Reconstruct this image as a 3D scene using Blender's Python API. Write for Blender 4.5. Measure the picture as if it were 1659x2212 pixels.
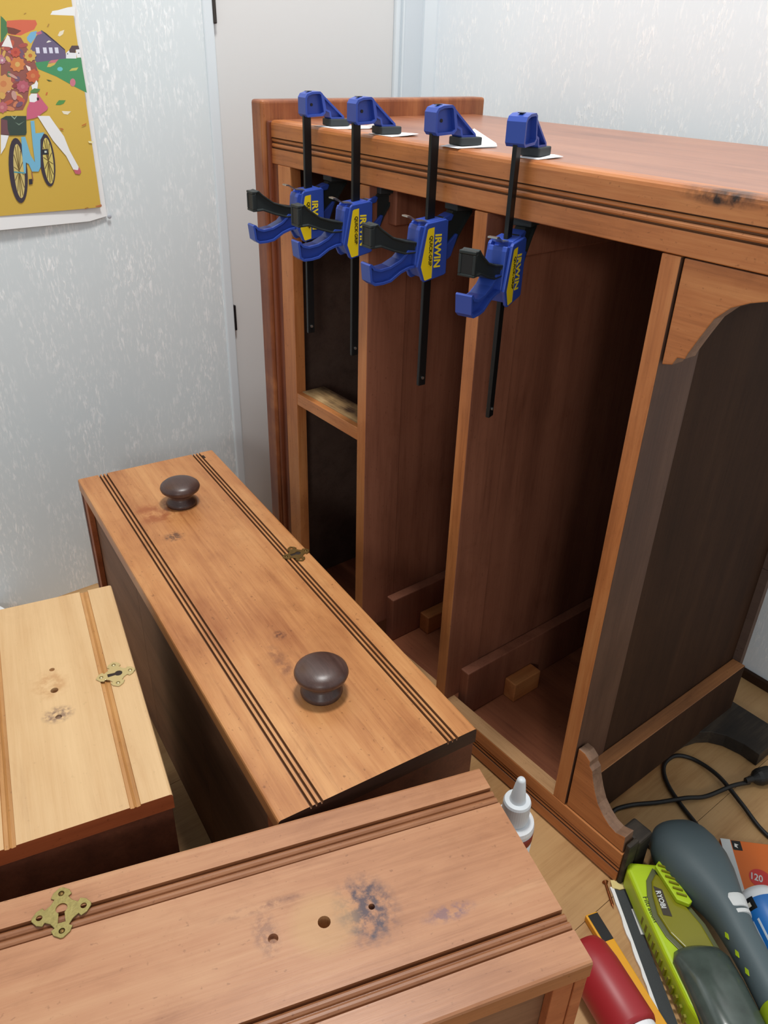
import bpy, bmesh, math, random
from mathutils import Vector, Matrix
S = bpy.context.scene
for o in list(bpy.data.objects): bpy.data.objects.remove(o, do_unlink=True)
COL = S.collection

# ------------------------------------------------------------ camera, world, lights, exposure
cam_data = bpy.data.cameras.new('camera'); cam = bpy.data.objects.new('camera', cam_data); COL.objects.link(cam)
cam_data.sensor_fit = 'HORIZONTAL'; cam_data.sensor_width = 36.0
cam_data.lens = 36.0 * 1702.807 / 1659.0
cam_data.clip_start = 0.02
cam.matrix_world = Matrix([[0.616756, -0.414019, 0.669478, 1.180799], [0.786663, 0.294141, -0.542809, -0.740164], [0.027812, 0.861435, 0.507107, 1.056119], [0, 0, 0, 1]])
S.camera = cam

world = bpy.data.worlds.new('world'); S.world = world; world.use_nodes = True
bg = world.node_tree.nodes['Background']
bg.inputs[0].default_value = (0.86, 0.94, 1.0, 1); bg.inputs[1].default_value = 0.52

def area_light(name, loc, aim, size, power, col):
    l = bpy.data.lights.new(name, 'AREA'); l.shape = 'DISK'; l.size = size; l.energy = power; l.color = col
    o = bpy.data.objects.new(name, l); COL.objects.link(o)
    o.location = loc; o.rotation_euler = (Vector(aim) - Vector(loc)).to_track_quat('-Z', 'Y').to_euler()
    return o
area_light('ceiling_lamp', (0.46, -0.17, 2.70), (0.46, -0.17, 0), 0.34, 36, (1.0, 0.985, 0.955))
area_light('room_lamp', (3.4, -2.7, 1.95), (0.4, 0.0, 0.5), 0.5, 19, (1.0, 0.97, 0.93))

vs = S.view_settings
vs.view_transform = 'Standard'; vs.look = 'None'; vs.gamma = 1.0; vs.exposure = 0.0; vs.use_curve_mapping = False
# ------------------------------------------------------------ materials
def lin(c):
    f = lambda v: v/12.92 if v <= .04045 else ((v+.055)/1.055)**2.4
    return tuple(f(x/255.0) for x in c) + (1,)

def base_mat(name):
    m = bpy.data.materials.new(name); m.use_nodes = True
    nt = m.node_tree; b = nt.nodes['Principled BSDF']
    return m, nt, b

def plain(name, rgb, rough=.5, metal=0, bump=0, bscale=300, spec=.5, var=0.0):
    m, nt, b = base_mat(name)
    b.inputs['Base Color'].default_value = lin(rgb); b.inputs['Roughness'].default_value = rough
    b.inputs['Metallic'].default_value = metal; b.inputs['Specular IOR Level'].default_value = spec
    tc = nt.nodes.new('ShaderNodeTexCoord')
    n = nt.nodes.new('ShaderNodeTexNoise'); n.inputs['Scale'].default_value = bscale; n.inputs['Detail'].default_value = 4
    nt.links.new(tc.outputs['Object'], n.inputs['Vector'])
    if var:
        mx = nt.nodes.new('ShaderNodeMix'); mx.data_type = 'RGBA'
        c = lin(rgb); mx.inputs[6].default_value = tuple(x*(1-var) for x in c[:3])+(1,); mx.inputs[7].default_value = tuple(min(1, x*(1+var)) for x in c[:3])+(1,)
        nt.links.new(n.outputs['Fac'], mx.inputs[0]); nt.links.new(mx.outputs[2], b.inputs['Base Color'])
    if bump:
        bp = nt.nodes.new('ShaderNodeBump'); bp.inputs['Strength'].default_value = bump; bp.inputs['Distance'].default_value = .001
        nt.links.new(n.outputs['Fac'], bp.inputs['Height']); nt.links.new(bp.outputs['Normal'], b.inputs['Normal'])
    return m

def wood(name, dark, mid, light, axis=0, rough=.42, spots=(), mottled=.35, scale=1.0, spec=.5, age=.5):
    """grain along local axis; spots: (centre, radii, rgb, strength, noise scale) are stains with a place of their own"""
    m, nt, b = base_mat(name); N = nt.nodes; L = nt.links
    tc = N.new('ShaderNodeTexCoord'); oi = N.new('ShaderNodeObjectInfo')
    add = N.new('ShaderNodeVectorMath'); add.operation = 'MULTIPLY_ADD'
    comb = N.new('ShaderNodeCombineXYZ')
    for i in range(3): L.new(oi.outputs['Random'], comb.inputs[i])
    L.new(comb.outputs[0], add.inputs[0]); add.inputs[1].default_value = (7, 5, 9); L.new(tc.outputs['Object'], add.inputs[2])
    def noise(vec, sc, det=6, rgh=.6, dist=0.0):
        mp = N.new('ShaderNodeMapping'); L.new(vec, mp.inputs['Vector']); mp.inputs['Scale'].default_value = sc
        n = N.new('ShaderNodeTexNoise'); L.new(mp.outputs[0], n.inputs['Vector']); n.inputs['Scale'].default_value = 1
        n.inputs['Detail'].default_value = det; n.inputs['Roughness'].default_value = rgh; n.inputs['Distortion'].default_value = dist
        return n.outputs['Fac']
    def ax(a, c):
        v = [c, c, c]; v[axis] = a; return tuple(x*scale for x in v)
    V = add.outputs[0]
    broad = noise(V, ax(2.2, 26), 5, .55, .6)
    fine = noise(V, ax(9, 260), 4, .7, .2)
    blot = noise(V, ax(4.5, 9), 4, .6)
    ramp = N.new('ShaderNodeValToRGB'); e = ramp.color_ramp.elements
    e[0].position = .30; e[0].color = lin(dark); e[1].position = .72; e[1].color = lin(light)
    k = ramp.color_ramp.elements.new(.5); k.color = lin(mid)
    def math_(op, a, bb, clamp=False):
        n = N.new('ShaderNodeMath'); n.operation = op; n.use_clamp = clamp
        for i, v in enumerate((a, bb)):
            if isinstance(v, (int, float)): n.inputs[i].default_value = v
            else: L.new(v, n.inputs[i])
        return n.outputs[0]
    f1 = math_('MULTIPLY', broad, .50); f2 = math_('MULTIPLY', fine, .28); f3 = math_('MULTIPLY', blot, mottled)
    sm = math_('ADD', math_('ADD', f1, f2), f3)
    sm = math_('ADD', sm, .5-.5*(.78+mottled))
    L.new(sm, ramp.inputs[0])
    col = ramp.outputs[0]
    if age:      # old finish: darker worn patches, grain streaks and specks
        def darker(fac, lo, hi, amt, tint):
            nonlocal col
            mr = N.new('ShaderNodeMapRange'); mr.inputs['From Min'].default_value = lo; mr.inputs['From Max'].default_value = hi; mr.inputs['To Max'].default_value = amt*age
            L.new(fac, mr.inputs['Value'])
            mx = N.new('ShaderNodeMix'); mx.data_type = 'RGBA'; mx.blend_type = 'MULTIPLY'; L.new(mr.outputs[0], mx.inputs[0]); L.new(col, mx.inputs[6]); mx.inputs[7].default_value = tint
            col = mx.outputs[2]
        darker(noise(V, ax(11, 20), 6, .7, .8), .52, .72, .75, (.62, .52, .44, 1))
        darker(noise(V, ax(5, 95), 5, .75, .5), .56, .74, .9, (.50, .40, .32, 1))
        darker(noise(V, ax(170, 240), 2, .5), .67, .76, .9, (.34, .26, .22, 1))
    for (cen, rad, rgb, strength, ns) in spots:
        sub = N.new('ShaderNodeVectorMath'); sub.operation = 'SUBTRACT'; L.new(tc.outputs['Object'], sub.inputs[0]); sub.inputs[1].default_value = cen
        dv = N.new('ShaderNodeVectorMath'); dv.operation = 'DIVIDE'; L.new(sub.outputs[0], dv.inputs[0]); dv.inputs[1].default_value = rad
        ln = N.new('ShaderNodeVectorMath'); ln.operation = 'LENGTH'; L.new(dv.outputs[0], ln.inputs[0])
        fall = math_('SUBTRACT', 1.0, ln.outputs['Value'], True)
        if ns:
            nz = noise(tc.outputs['Object'], (ns, ns, ns), 4, .6)
            nz = math_('MULTIPLY', math_('SUBTRACT', nz, .40, True), 6.0)
            fall = math_('MULTIPLY', math_('MULTIPLY', fall, 1.6, True), nz, True)
        else:
            fall = math_('MULTIPLY', fall, 2.5, True)
        fall = math_('MULTIPLY', fall, strength, True)
        mx = N.new('ShaderNodeMix'); mx.data_type = 'RGBA'; L.new(fall, mx.inputs[0]); L.new(col, mx.inputs[6]); mx.inputs[7].default_value = lin(rgb)
        col = mx.outputs[2]
    L.new(col, b.inputs['Base Color'])
    b.inputs['Roughness'].default_value = rough; b.inputs['Specular IOR Level'].default_value = spec
    bp = N.new('ShaderNodeBump'); bp.inputs['Strength'].default_value = .12; bp.inputs['Distance'].default_value = .0006
    L.new(fine, bp.inputs['Height']); L.new(bp.outputs['Normal'], b.inputs['Normal'])
    return m

def wall_mat(name, basec, streak, axis_n):
    m, nt, b = base_mat(name); N = nt.nodes; L = nt.links
    tc = N.new('ShaderNodeTexCoord')
    def noise(sc, det, rgh=.6, dist=0):
        mp = N.new('ShaderNodeMapping'); L.new(tc.outputs['Object'], mp.inputs['Vector']); mp.inputs['Scale'].default_value = sc
        n = N.new('ShaderNodeTexNoise'); L.new(mp.outputs[0], n.inputs['Vector']); n.inputs['Scale'].default_value = 1
        n.inputs['Detail'].default_value = det; n.inputs['Roughness'].default_value = rgh; n.inputs['Distortion'].default_value = dist
        return n.outputs['Fac']
    a = noise((240, 240, 60), 3, .6, .5); c = noise((22, 22, 9), 2)
    r = N.new('ShaderNodeValToRGB'); r.color_ramp.elements[0].position = .50; r.color_ramp.elements[1].position = .66
    r.color_ramp.elements[0].color = (0, 0, 0, 1); r.color_ramp.elements[1].color = (1, 1, 1, 1)
    L.new(a, r.inputs[0])
    r2 = N.new('ShaderNodeValToRGB'); r2.color_ramp.elements[0].position = .35; r2.color_ramp.elements[1].position = .65; L.new(c, r2.inputs[0])
    mul = N.new('ShaderNodeMath'); mul.operation = 'MULTIPLY'; L.new(r.outputs[0], mul.inputs[0]); L.new(r2.outputs[0], mul.inputs[1])
    mx = N.new('ShaderNodeMix'); mx.data_type = 'RGBA'; L.new(mul.outputs[0], mx.inputs[0]); mx.inputs[6].default_value = lin(basec); mx.inputs[7].default_value = lin(streak)
    L.new(mx.outputs[2], b.inputs['Base Color'])
    b.inputs['Roughness'].default_value = .5
    bp = N.new('ShaderNodeBump'); bp.inputs['Strength'].default_value = .25; bp.inputs['Distance'].default_value = .0012
    L.new(mul.outputs[0], bp.inputs['Height']); L.new(bp.outputs['Normal'], b.inputs['Normal'])
    return m

def print_mat(name, rough=.45):
    m, nt, b = base_mat(name)
    a = nt.nodes.new('ShaderNodeVertexColor'); a.layer_name = 'ink'
    nt.links.new(a.outputs[0], b.inputs['Base Color']); b.inputs['Roughness'].default_value = rough
    return m

M = {}
CH = dict(dark=(138, 78, 40), mid=(188, 117, 66), light=(212, 146, 90))
M['chest_x'] = wood('chest_wood_x', axis=0, rough=.36, **CH)
M['chest_stile'] = wood('chest_stile_wood', axis=0, rough=.36, spots=[((.757, 0, .944), (.055, .03, .010), (38, 26, 22), .98, 34), ((.80, .0, .949), (.12, .02, .006), (50, 36, 30), .6, 40)], **CH)
M['chest_z'] = wood('chest_wood_z', axis=2, rough=.4, **CH)
M['chest_y'] = wood('chest_wood_y', axis=1, rough=.4, **CH)
M['chest_side'] = wood('chest_side_wood', (128, 74, 48), (158, 98, 66), (178, 120, 86), axis=0, rough=.30, spec=.8)
M['chest_red'] = wood('chest_red_wood', (86, 40, 24), (118, 60, 35), (146, 84, 52), axis=2, rough=.38, mottled=.6)
M['chest_top'] = wood('chest_top_wood', (104, 50, 28), (142, 80, 44), (182, 116, 70), axis=2, rough=.36, mottled=.75, spots=[((-.085, -.012, .40), (.2, .2, .55), (104, 48, 28), .55, 14)])
M['inner_z'] = wood('inner_wood_z', (122, 72, 52), (150, 94, 70), (168, 108, 82), axis=2, rough=.6)
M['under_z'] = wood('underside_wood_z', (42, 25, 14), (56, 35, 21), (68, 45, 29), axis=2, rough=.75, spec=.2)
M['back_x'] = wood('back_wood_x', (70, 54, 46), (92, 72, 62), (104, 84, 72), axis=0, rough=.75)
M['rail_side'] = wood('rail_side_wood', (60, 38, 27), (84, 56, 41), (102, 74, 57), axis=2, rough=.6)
M['inner_x'] = wood('inner_wood_x', (112, 60, 38), (146, 84, 54), (166, 100, 66), axis=0, rough=.6)
M['raw_y'] = wood('raw_wood_y', (120, 76, 44), (170, 112, 66), (196, 142, 92), axis=1, rough=.65)
M['raw_x'] = wood('raw_wood_x', (140, 98, 62), (178, 134, 90), (202, 160, 114), axis=0, rough=.6)
M['worn'] = wood('worn_grey_wood', (70, 46, 28), (178, 142, 96), (226, 196, 146), axis=0, rough=.7, mottled=1.0, scale=1.6)
M['bracket_edge'] = wood('bracket_edge_wood', (92, 66, 50), (132, 100, 78), (156, 124, 98), axis=0, rough=.6)
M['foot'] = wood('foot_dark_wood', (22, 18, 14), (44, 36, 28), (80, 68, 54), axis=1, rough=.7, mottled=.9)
M['knob'] = wood('knob_wood', (50, 34, 30), (78, 56, 50), (98, 76, 68), axis=0, rough=.34, scale=2)
M['frontA'] = wood('front_amber_wood', (152, 89, 48), (190, 129, 78), (212, 156, 101), axis=0, rough=.38, mottled=.6, age=.6,
                   spots=[((-.235, -.036, 0), (.045, .05, .05), (150, 78, 36), .8, 45), ((-.15, -.04, 0), (.016, .02, .05), (78, 52, 44), .8, 130), ((.20, -.02, 0), (.05, .012, .05), (122, 74, 52), .6, 90), ((.15, .0, 0), (.012, .01, .05), (84, 44, 30), .8, 160)])
M['frontB'] = wood('front_pale_wood', (192, 148, 100), (208, 170, 124), (220, 184, 138), axis=0, rough=.4, mottled=.3, age=.15,
                   spots=[((-.02, -.004, 0), (.03, .026, .05), (190, 144, 98), .8, 70), ((.035, .0, 0), (.016, .02, .05), (120, 92, 80), .8, 140)])
M['frontB_bead'] = wood('bead_pale_wood', (156, 104, 54), (190, 138, 82), (206, 160, 104), axis=0, rough=.4)
M['frontC'] = wood('front_pink_wood', (152, 99, 66), (180, 126, 89), (198, 150, 110), axis=0, rough=.34, mottled=.5, age=.45,
                   spots=[((.24, -.003, 0), (.034, .040, .05), (60, 52, 66), .9, 95), ((.201, -.003, 0), (.036, .036, .06), (190, 148, 98), .5, 0), ((.15, .004, 0), (.014, .026, .05), (110, 74, 66), .5, 160), ((.15, .03, 0), (.05, .006, .05), (120, 76, 60), .7, 80), ((.31, -.03, 0), (.03, .01, .05), (112, 84, 96), .7, 120)])
M['groove'] = wood('groove_dirt_wood', (96, 58, 34), (116, 74, 44), (138, 92, 58), axis=0, rough=.6)
M['edge_red'] = wood('edge_red_wood', (140, 66, 34), (164, 82, 44), (180, 98, 56), axis=1, rough=.5)
M['end_shade'] = wood('end_shade_wood', (40, 22, 15), (62, 34, 22), (84, 46, 30), axis=1, rough=.6)  # wood darkened to stand in for shade on the drawer's end faces
M['edge_brown'] = wood('edge_brown_wood', (130, 78, 44), (158, 100, 60), (178, 120, 76), axis=0, rough=.45)
M['frontC_bead'] = wood('bead_pink_wood', (116, 70, 44), (150, 98, 64), (176, 124, 86), axis=0, rough=.32)
M['drawer_dark'] = wood('drawer_side_wood', (74, 38, 24), (104, 56, 36), (130, 76, 50), axis=0, rough=.6)
M['drawer_bottom'] = wood('drawer_bottom_wood', (96, 64, 44), (124, 86, 60), (146, 106, 78), axis=0, rough=.65)
M['drawer_edge'] = wood('drawer_edge_wood', (126, 62, 32), (160, 88, 48), (182, 112, 68), axis=0, rough=.55)
M['floor'] = wood('floor_laminate', (160, 116, 70), (188, 147, 98), (200, 161, 112), axis=1, rough=.42, mottled=.5, age=.15)
M['wall_left'] = wall_mat('wall_panel_left', (221, 229, 232), (252, 254, 255), 0)
M['wall_back'] = wall_mat('wall_panel_back', (234, 240, 244), (254, 255, 255), 1)
M['door'] = plain('door_paint', (220, 220, 219), .45, bump=.05, bscale=60)
M['trim'] = plain('trim_gloss', (222, 230, 235), .25)
M['trim_matt'] = plain('trim_matt', (212, 220, 226), .4)
M['hinge'] = plain('hinge_metal', (70, 64, 60), .45, .6)
M['hinge_black'] = plain('hinge_black', (24, 20, 24), .45, .3)
M['blue'] = plain('blue_plastic', (50, 78, 168), .36, spec=.5)
M['black'] = plain('black_plastic', (38, 44, 44), .5, spec=.4)
M['bar'] = plain('bar_steel', (34, 35, 36), .38, .5)
M['rubber'] = plain('pad_rubber', (46, 52, 54), .65)
M['steel'] = plain('bright_steel', (190, 190, 185), .3, .9)
M['brass'] = plain('brass_tarnished', (150, 136, 84), .36, .75, bump=.2, bscale=400, var=.3)
M['brass_bright'] = plain('brass_pale', (206, 190, 142), .3, .6)
M['brass_dark'] = plain('brass_dark', (120, 92, 48), .45, .7, bump=.2, bscale=400, var=.3)
M['hole'] = plain('hole_dark', (40, 26, 18), .8)
M['paper'] = plain('paper_white', (238, 238, 238), .8)
M['print'] = print_mat('printed_ink')
M['white'] = plain('white_plastic', (246, 248, 250), .35)
M['white2'] = plain('white_nozzle', (230, 236, 240), .4)
M['redlabel'] = plain('red_label', (140, 48, 34), .4)
M['red'] = plain('red_plastic', (160, 38, 44), .42)
M['yellow'] = plain('yellow_paint', (240, 170, 30), .4)
M['inkblack'] = plain('ink_black', (18, 18, 18), .5)
M['cord'] = plain('cord_rubber', (24, 22, 20), .5)
M['lime'] = plain('lime_plastic', (176, 204, 32), .38)
M['lime2'] = plain('lime_clear_shade', (128, 124, 26), .25)
M['grey'] = plain('grey_rubber', (80, 94, 98), .55, bump=.1, bscale=900)
M['olive'] = plain('olive_ring', (92, 96, 62), .4)
M['smoke'] = plain('smoked_plastic', (72, 82, 76), .16, var=.5, bscale=45)
M['orange'] = plain('orange_card', (226, 112, 40), .5)
M['card_white'] = plain('card_white', (212, 214, 212), .55)
M['bluelabel'] = plain('blue_label', (32, 112, 190), .4)
M['strip'] = plain('abrasive_grey', (62, 66, 68), .8, bump=.5, bscale=900, var=.3)
M['cream'] = plain('cream_card', (228, 208, 140), .6)
M['bronze'] = plain('screw_bronze', (140, 84, 50), .35, .8)

# ------------------------------------------------------------ mesh helpers
def link(name, me, mat, parent=None, loc=None):
    o = bpy.data.objects.new(name, me); COL.objects.link(o)
    for m in (mat if isinstance(mat, (list, tuple)) else [mat]): me.materials.append(m)
    if parent: o.parent = parent
    if loc: o.location = loc
    return o

def obj(name, bm, mat, parent=None, bevel=0, seg=2, smooth=False, ang=40):
    bmesh.ops.recalc_face_normals(bm, faces=bm.faces)
    me = bpy.data.meshes.new(name); bm.to_mesh(me); bm.free()
    if smooth:
        for p in me.polygons: p.use_smooth = True
    o = link(name, me, mat, parent)
    if bevel:
        md = o.modifiers.new('bevel', 'BEVEL'); md.width = bevel; md.segments = seg; md.limit_method = 'ANGLE'; md.angle_limit = math.radians(ang)
    return o

def tag(o, label, cat, group=None):
    o['label'] = label; o['category'] = cat
    if group: o['group'] = group
    return o
def structure(o): o['kind'] = 'structure'; return o
def empty(name, loc=(0, 0, 0), rz=0):
    o = bpy.data.objects.new(name, None); COL.objects.link(o); o.location = loc; o.rotation_euler = (0, 0, rz); o.empty_display_size = .05
    return o

def box(bm, x0, x1, y0, y1, z0, z1, mi=0):
    v = [bm.verts.new(p) for p in ((x0,y0,z0),(x1,y0,z0),(x1,y1,z0),(x0,y1,z0),(x0,y0,z1),(x1,y0,z1),(x1,y1,z1),(x0,y1,z1))]
    for f in ((0,3,2,1),(4,5,6,7),(0,1,5,4),(1,2,6,5),(2,3,7,6),(3,0,4,7)):
        bm.faces.new([v[i] for i in f]).material_index = mi
    return bm
def B(*a, mi=0): return box(bmesh.new(), *a, mi=mi)

def prism(bm, poly, a, b, put, mi=0):
    """poly: 2-D outline, put(u,v,w) -> xyz, extruded w from a to b"""
    v0 = [bm.verts.new(put(u, v, a)) for u, v in poly]; v1 = [bm.verts.new(put(u, v, b)) for u, v in poly]
    n = len(poly)
    bm.faces.new(v0).material_index = mi; bm.faces.new(v1[::-1]).material_index = mi
    for i in range(n):
        bm.faces.new((v0[i], v1[i], v1[(i+1) % n], v0[(i+1) % n])).material_index = mi
    return bm
YZ = lambda u, v, w: (w, u, v)       # outline in (y,z), extruded along x
XZ = lambda u, v, w: (u, w, v)
XY = lambda u, v, w: (u, v, w)

def inset(poly, d):
    n = len(poly); ar = sum(poly[i][0]*poly[(i+1) % n][1]-poly[(i+1) % n][0]*poly[i][1] for i in range(n))
    s = 1 if ar > 0 else -1; out = []
    for i in range(n):
        p0, p1, p2 = Vector(poly[i-1]), Vector(poly[i]), Vector(poly[(i+1) % n])
        e1 = (p1-p0).normalized(); e2 = (p2-p1).normalized()
        n1 = Vector((-e1.y, e1.x))*s; n2 = Vector((-e2.y, e2.x))*s
        k = n1+n2; L = k.length_squared
        q = p1 + k*(2*d/max(L, .6))
        out.append((q.x, q.y))
    return out

def ibeam(bm, poly, hw, rim, web, put=YZ):
    """moulded plastic: outline with a raised rim and a recessed web on both sides"""
    q = inset(poly, rim); n = len(poly)
    V = {}
    for s in (-1, 1):
        V[s] = ([bm.verts.new(put(u, v, s*hw)) for u, v in poly], [bm.verts.new(put(u, v, s*hw)) for u, v in q], [bm.verts.new(put(u, v, s*web)) for u, v in q])
    for i in range(n):
        j = (i+1) % n
        bm.faces.new((V[-1][0][i], V[1][0][i], V[1][0][j], V[-1][0][j]))
        for s in (-1, 1):
            P, Q, R = V[s]
            bm.faces.new((P[i], P[j], Q[j], Q[i])); bm.faces.new((Q[i], Q[j], R[j], R[i]))
    for s in (-1, 1): bm.faces.new(V[s][2])
    return bm

def lathe(bm, prof, n=32, M4=None, mi=0):
    rings = []
    for r, z in prof:
        if r < 1e-6: rings.append([bm.verts.new((0, 0, z))])
        else: rings.append([bm.verts.new((r*math.cos(2*math.pi*i/n), r*math.sin(2*math.pi*i/n), z)) for i in range(n)])
    for a, b in zip(rings, rings[1:]):
        for i in range(n):
            j = (i+1) % n
            if len(a) == 1: f = (a[0], b[i], b[j])
            elif len(b) == 1: f = (a[i], b[0], a[j])
            else: f = (a[i], b[i], b[j], a[j])
            bm.faces.new(f).material_index = mi
    vs_ = [v for r in rings for v in r]
    if M4: bmesh.ops.transform(bm, matrix=M4, verts=vs_)
    return bm

def tube(bm, pts, r, n=10, sub=8, closed=False):
    P = [Vector(p) for p in pts]; path = []
    for i in range(len(P)-1):
        p0 = P[max(i-1, 0)]; p1 = P[i]; p2 = P[i+1]; p3 = P[min(i+2, len(P)-1)]
        for k in range(sub):
            t = k/sub
            path.append(.5*((2*p1)+(p2-p0)*t+(2*p0-5*p1+4*p2-p3)*t*t+(3*p1-p0-3*p2+p3)*t**3))
    path.append(P[-1])
    rings = []
    for i, p in enumerate(path):
        d = (path[min(i+1, len(path)-1)]-path[max(i-1, 0)]).normalized()
        a = d.cross(Vector((0, 0, 1)))
        if a.length < 1e-3: a = d.cross(Vector((0, 1, 0)))
        a.normalize(); b = a.cross(d)
        rings.append([bm.verts.new(p+r*(math.cos(2*math.pi*k/n)*a+math.sin(2*math.pi*k/n)*b)) for k in range(n)])
    for a, b in zip(rings, rings[1:]):
        for k in range(n): bm.faces.new((a[k], a[(k+1) % n], b[(k+1) % n], b[k]))
    bm.faces.new(rings[0]); bm.faces.new(rings[-1][::-1])
    return bm

def loft(bm, rings, mi=0):
    R = [[bm.verts.new(p) for p in r] for r in rings]; n = len(R[0])
    for a, b in zip(R, R[1:]):
        for k in range(n): bm.faces.new((a[k], a[(k+1) % n], b[(k+1) % n], b[k])).material_index = mi
    bm.faces.new(R[0]).material_index = mi; bm.faces.new(R[-1][::-1]).material_index = mi
    return bm

def decal(name, shapes, put, step, parent, mat=None):
    """flat print: shapes = (rgb, [(u,v)..]); put(u,v,h) -> xyz; later shapes lie a hair above earlier ones"""
    from mathutils.geometry import tessellate_polygon
    bm = bmesh.new(); lay = bm.loops.layers.float_color.new('ink')
    for k, (rgb, pts) in enumerate(shapes):
        c = lin(rgb)
        vv = [bm.verts.new(put(u, v, step*(k+1))) for u, v in pts]
        tris = tessellate_polygon([[Vector((u, v, 0)) for u, v in pts]]) if len(pts) > 4 else [tuple(range(len(pts)))]
        for t in tris:
            f = bm.faces.new([vv[i] for i in t])
            for l in f.loops: l[lay] = c
    me = bpy.data.meshes.new(name); bm.to_mesh(me); bm.free()
    return link(name, me, mat or M['print'], parent)

def text_mesh(name, s, size, mat, parent, origin, xd, yd, sx=1.0, thick=.0002, bold=0):
    cu = bpy.data.curves.new(name, 'FONT'); cu.body = s; cu.size = size; cu.align_x = 'LEFT'; cu.align_y = 'BOTTOM_BASELINE'; cu.extrude = thick; cu.offset = bold
    cu.resolution_u = 3
    t = bpy.data.objects.new(name, cu); COL.objects.link(t)
    dg = bpy.context.evaluated_depsgraph_get(); me = bpy.data.meshes.new_from_object(t.evaluated_get(dg))
    bpy.data.objects.remove(t); bpy.data.curves.remove(cu)
    xd = Vector(xd).normalized(); yd = Vector(yd).normalized(); zd = xd.cross(yd)
    w = max(v.co.x for v in me.vertices)
    for v in me.vertices:
        v.co = Vector(origin) + xd*(v.co.x*sx) + yd*v.co.y + zd*v.co.z
    return link(name, me, mat, parent)

# ------------------------------------------------------------ room
XL = -.34; YB = .58
fl = structure(empty('floor'))
planks = 0
for i in range(-2, 16):
    x0 = XL + .005 + i*.19 + .045
    if x0 > 2.2: break
    for j, y0 in enumerate((-2.2 + (i*.53 % 1.2)-1.2 + k*1.2 for k in range(5))):
        a, b_ = max(x0, XL), x0+.19-.0008; c, d = max(y0, -2.2), min(y0+1.1985, YB)
        if b_ - a < .01 or d - c < .01: continue
        obj('floor_plank', B(a, b_, c, d, -.012, 0), M['floor'], fl)
structure(obj('wall_left', B(XL-.06, XL, -2.2, .035, -.012, 2.45), M['wall_left']))
structure(obj('wall_back', B(XL+.012, 2.3, YB, YB+.06, -.012, 2.45), M['wall_back']))
d1 = structure(obj('door_1', B(XL-.05, XL-.004, .0585, .480, -.012, 2.2), M['door'], bevel=.002))
obj('lintel', B(XL-.05, XL-.004, .0585, .480, 2.203, 2.45), M['door'], d1)
obj('hinge', B(XL-.006, XL+.006, .0545, .0615, 1.0855, 1.16), M['hinge'], d1, bevel=.002)
obj('hinge', B(XL-.006, XL+.004, .0555, .0610, .515, .570), M['hinge_black'], d1, bevel=.0015)
t = structure(obj('trim_1', B(XL-.05, XL+.004, .035, .056, -.012, 2.45), M['trim'], bevel=.003))
bm = B(XL-.05, XL+.004, .4805, .491, -.012, 2.45); box(bm, XL-.05, XL-.001, .491, .4975, -.012, 2.45); box(bm, XL-.05, XL+.006, .4975, .503, -.012, 2.45)
structure(obj('trim_2', bm, M['trim'], bevel=.002))
structure(obj('trim_4', B(XL-.05, XL, .503, YB-.0005, -.012, 2.45), M['trim_matt']))
bm = bmesh.new(); prism(bm, [(XL, YB-.024), (XL+.006, YB-.024), (XL+.024, YB-.006), (XL+.024, YB), (XL, YB)], -.012, 2.45, XY)
structure(obj('trim_3', bm, M['trim']))
structure(obj('baseboard_back', B(XL+.03, 2.3, YB-.010, YB-.0005, 0, .020), M['under_z'], bevel=.002))

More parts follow.
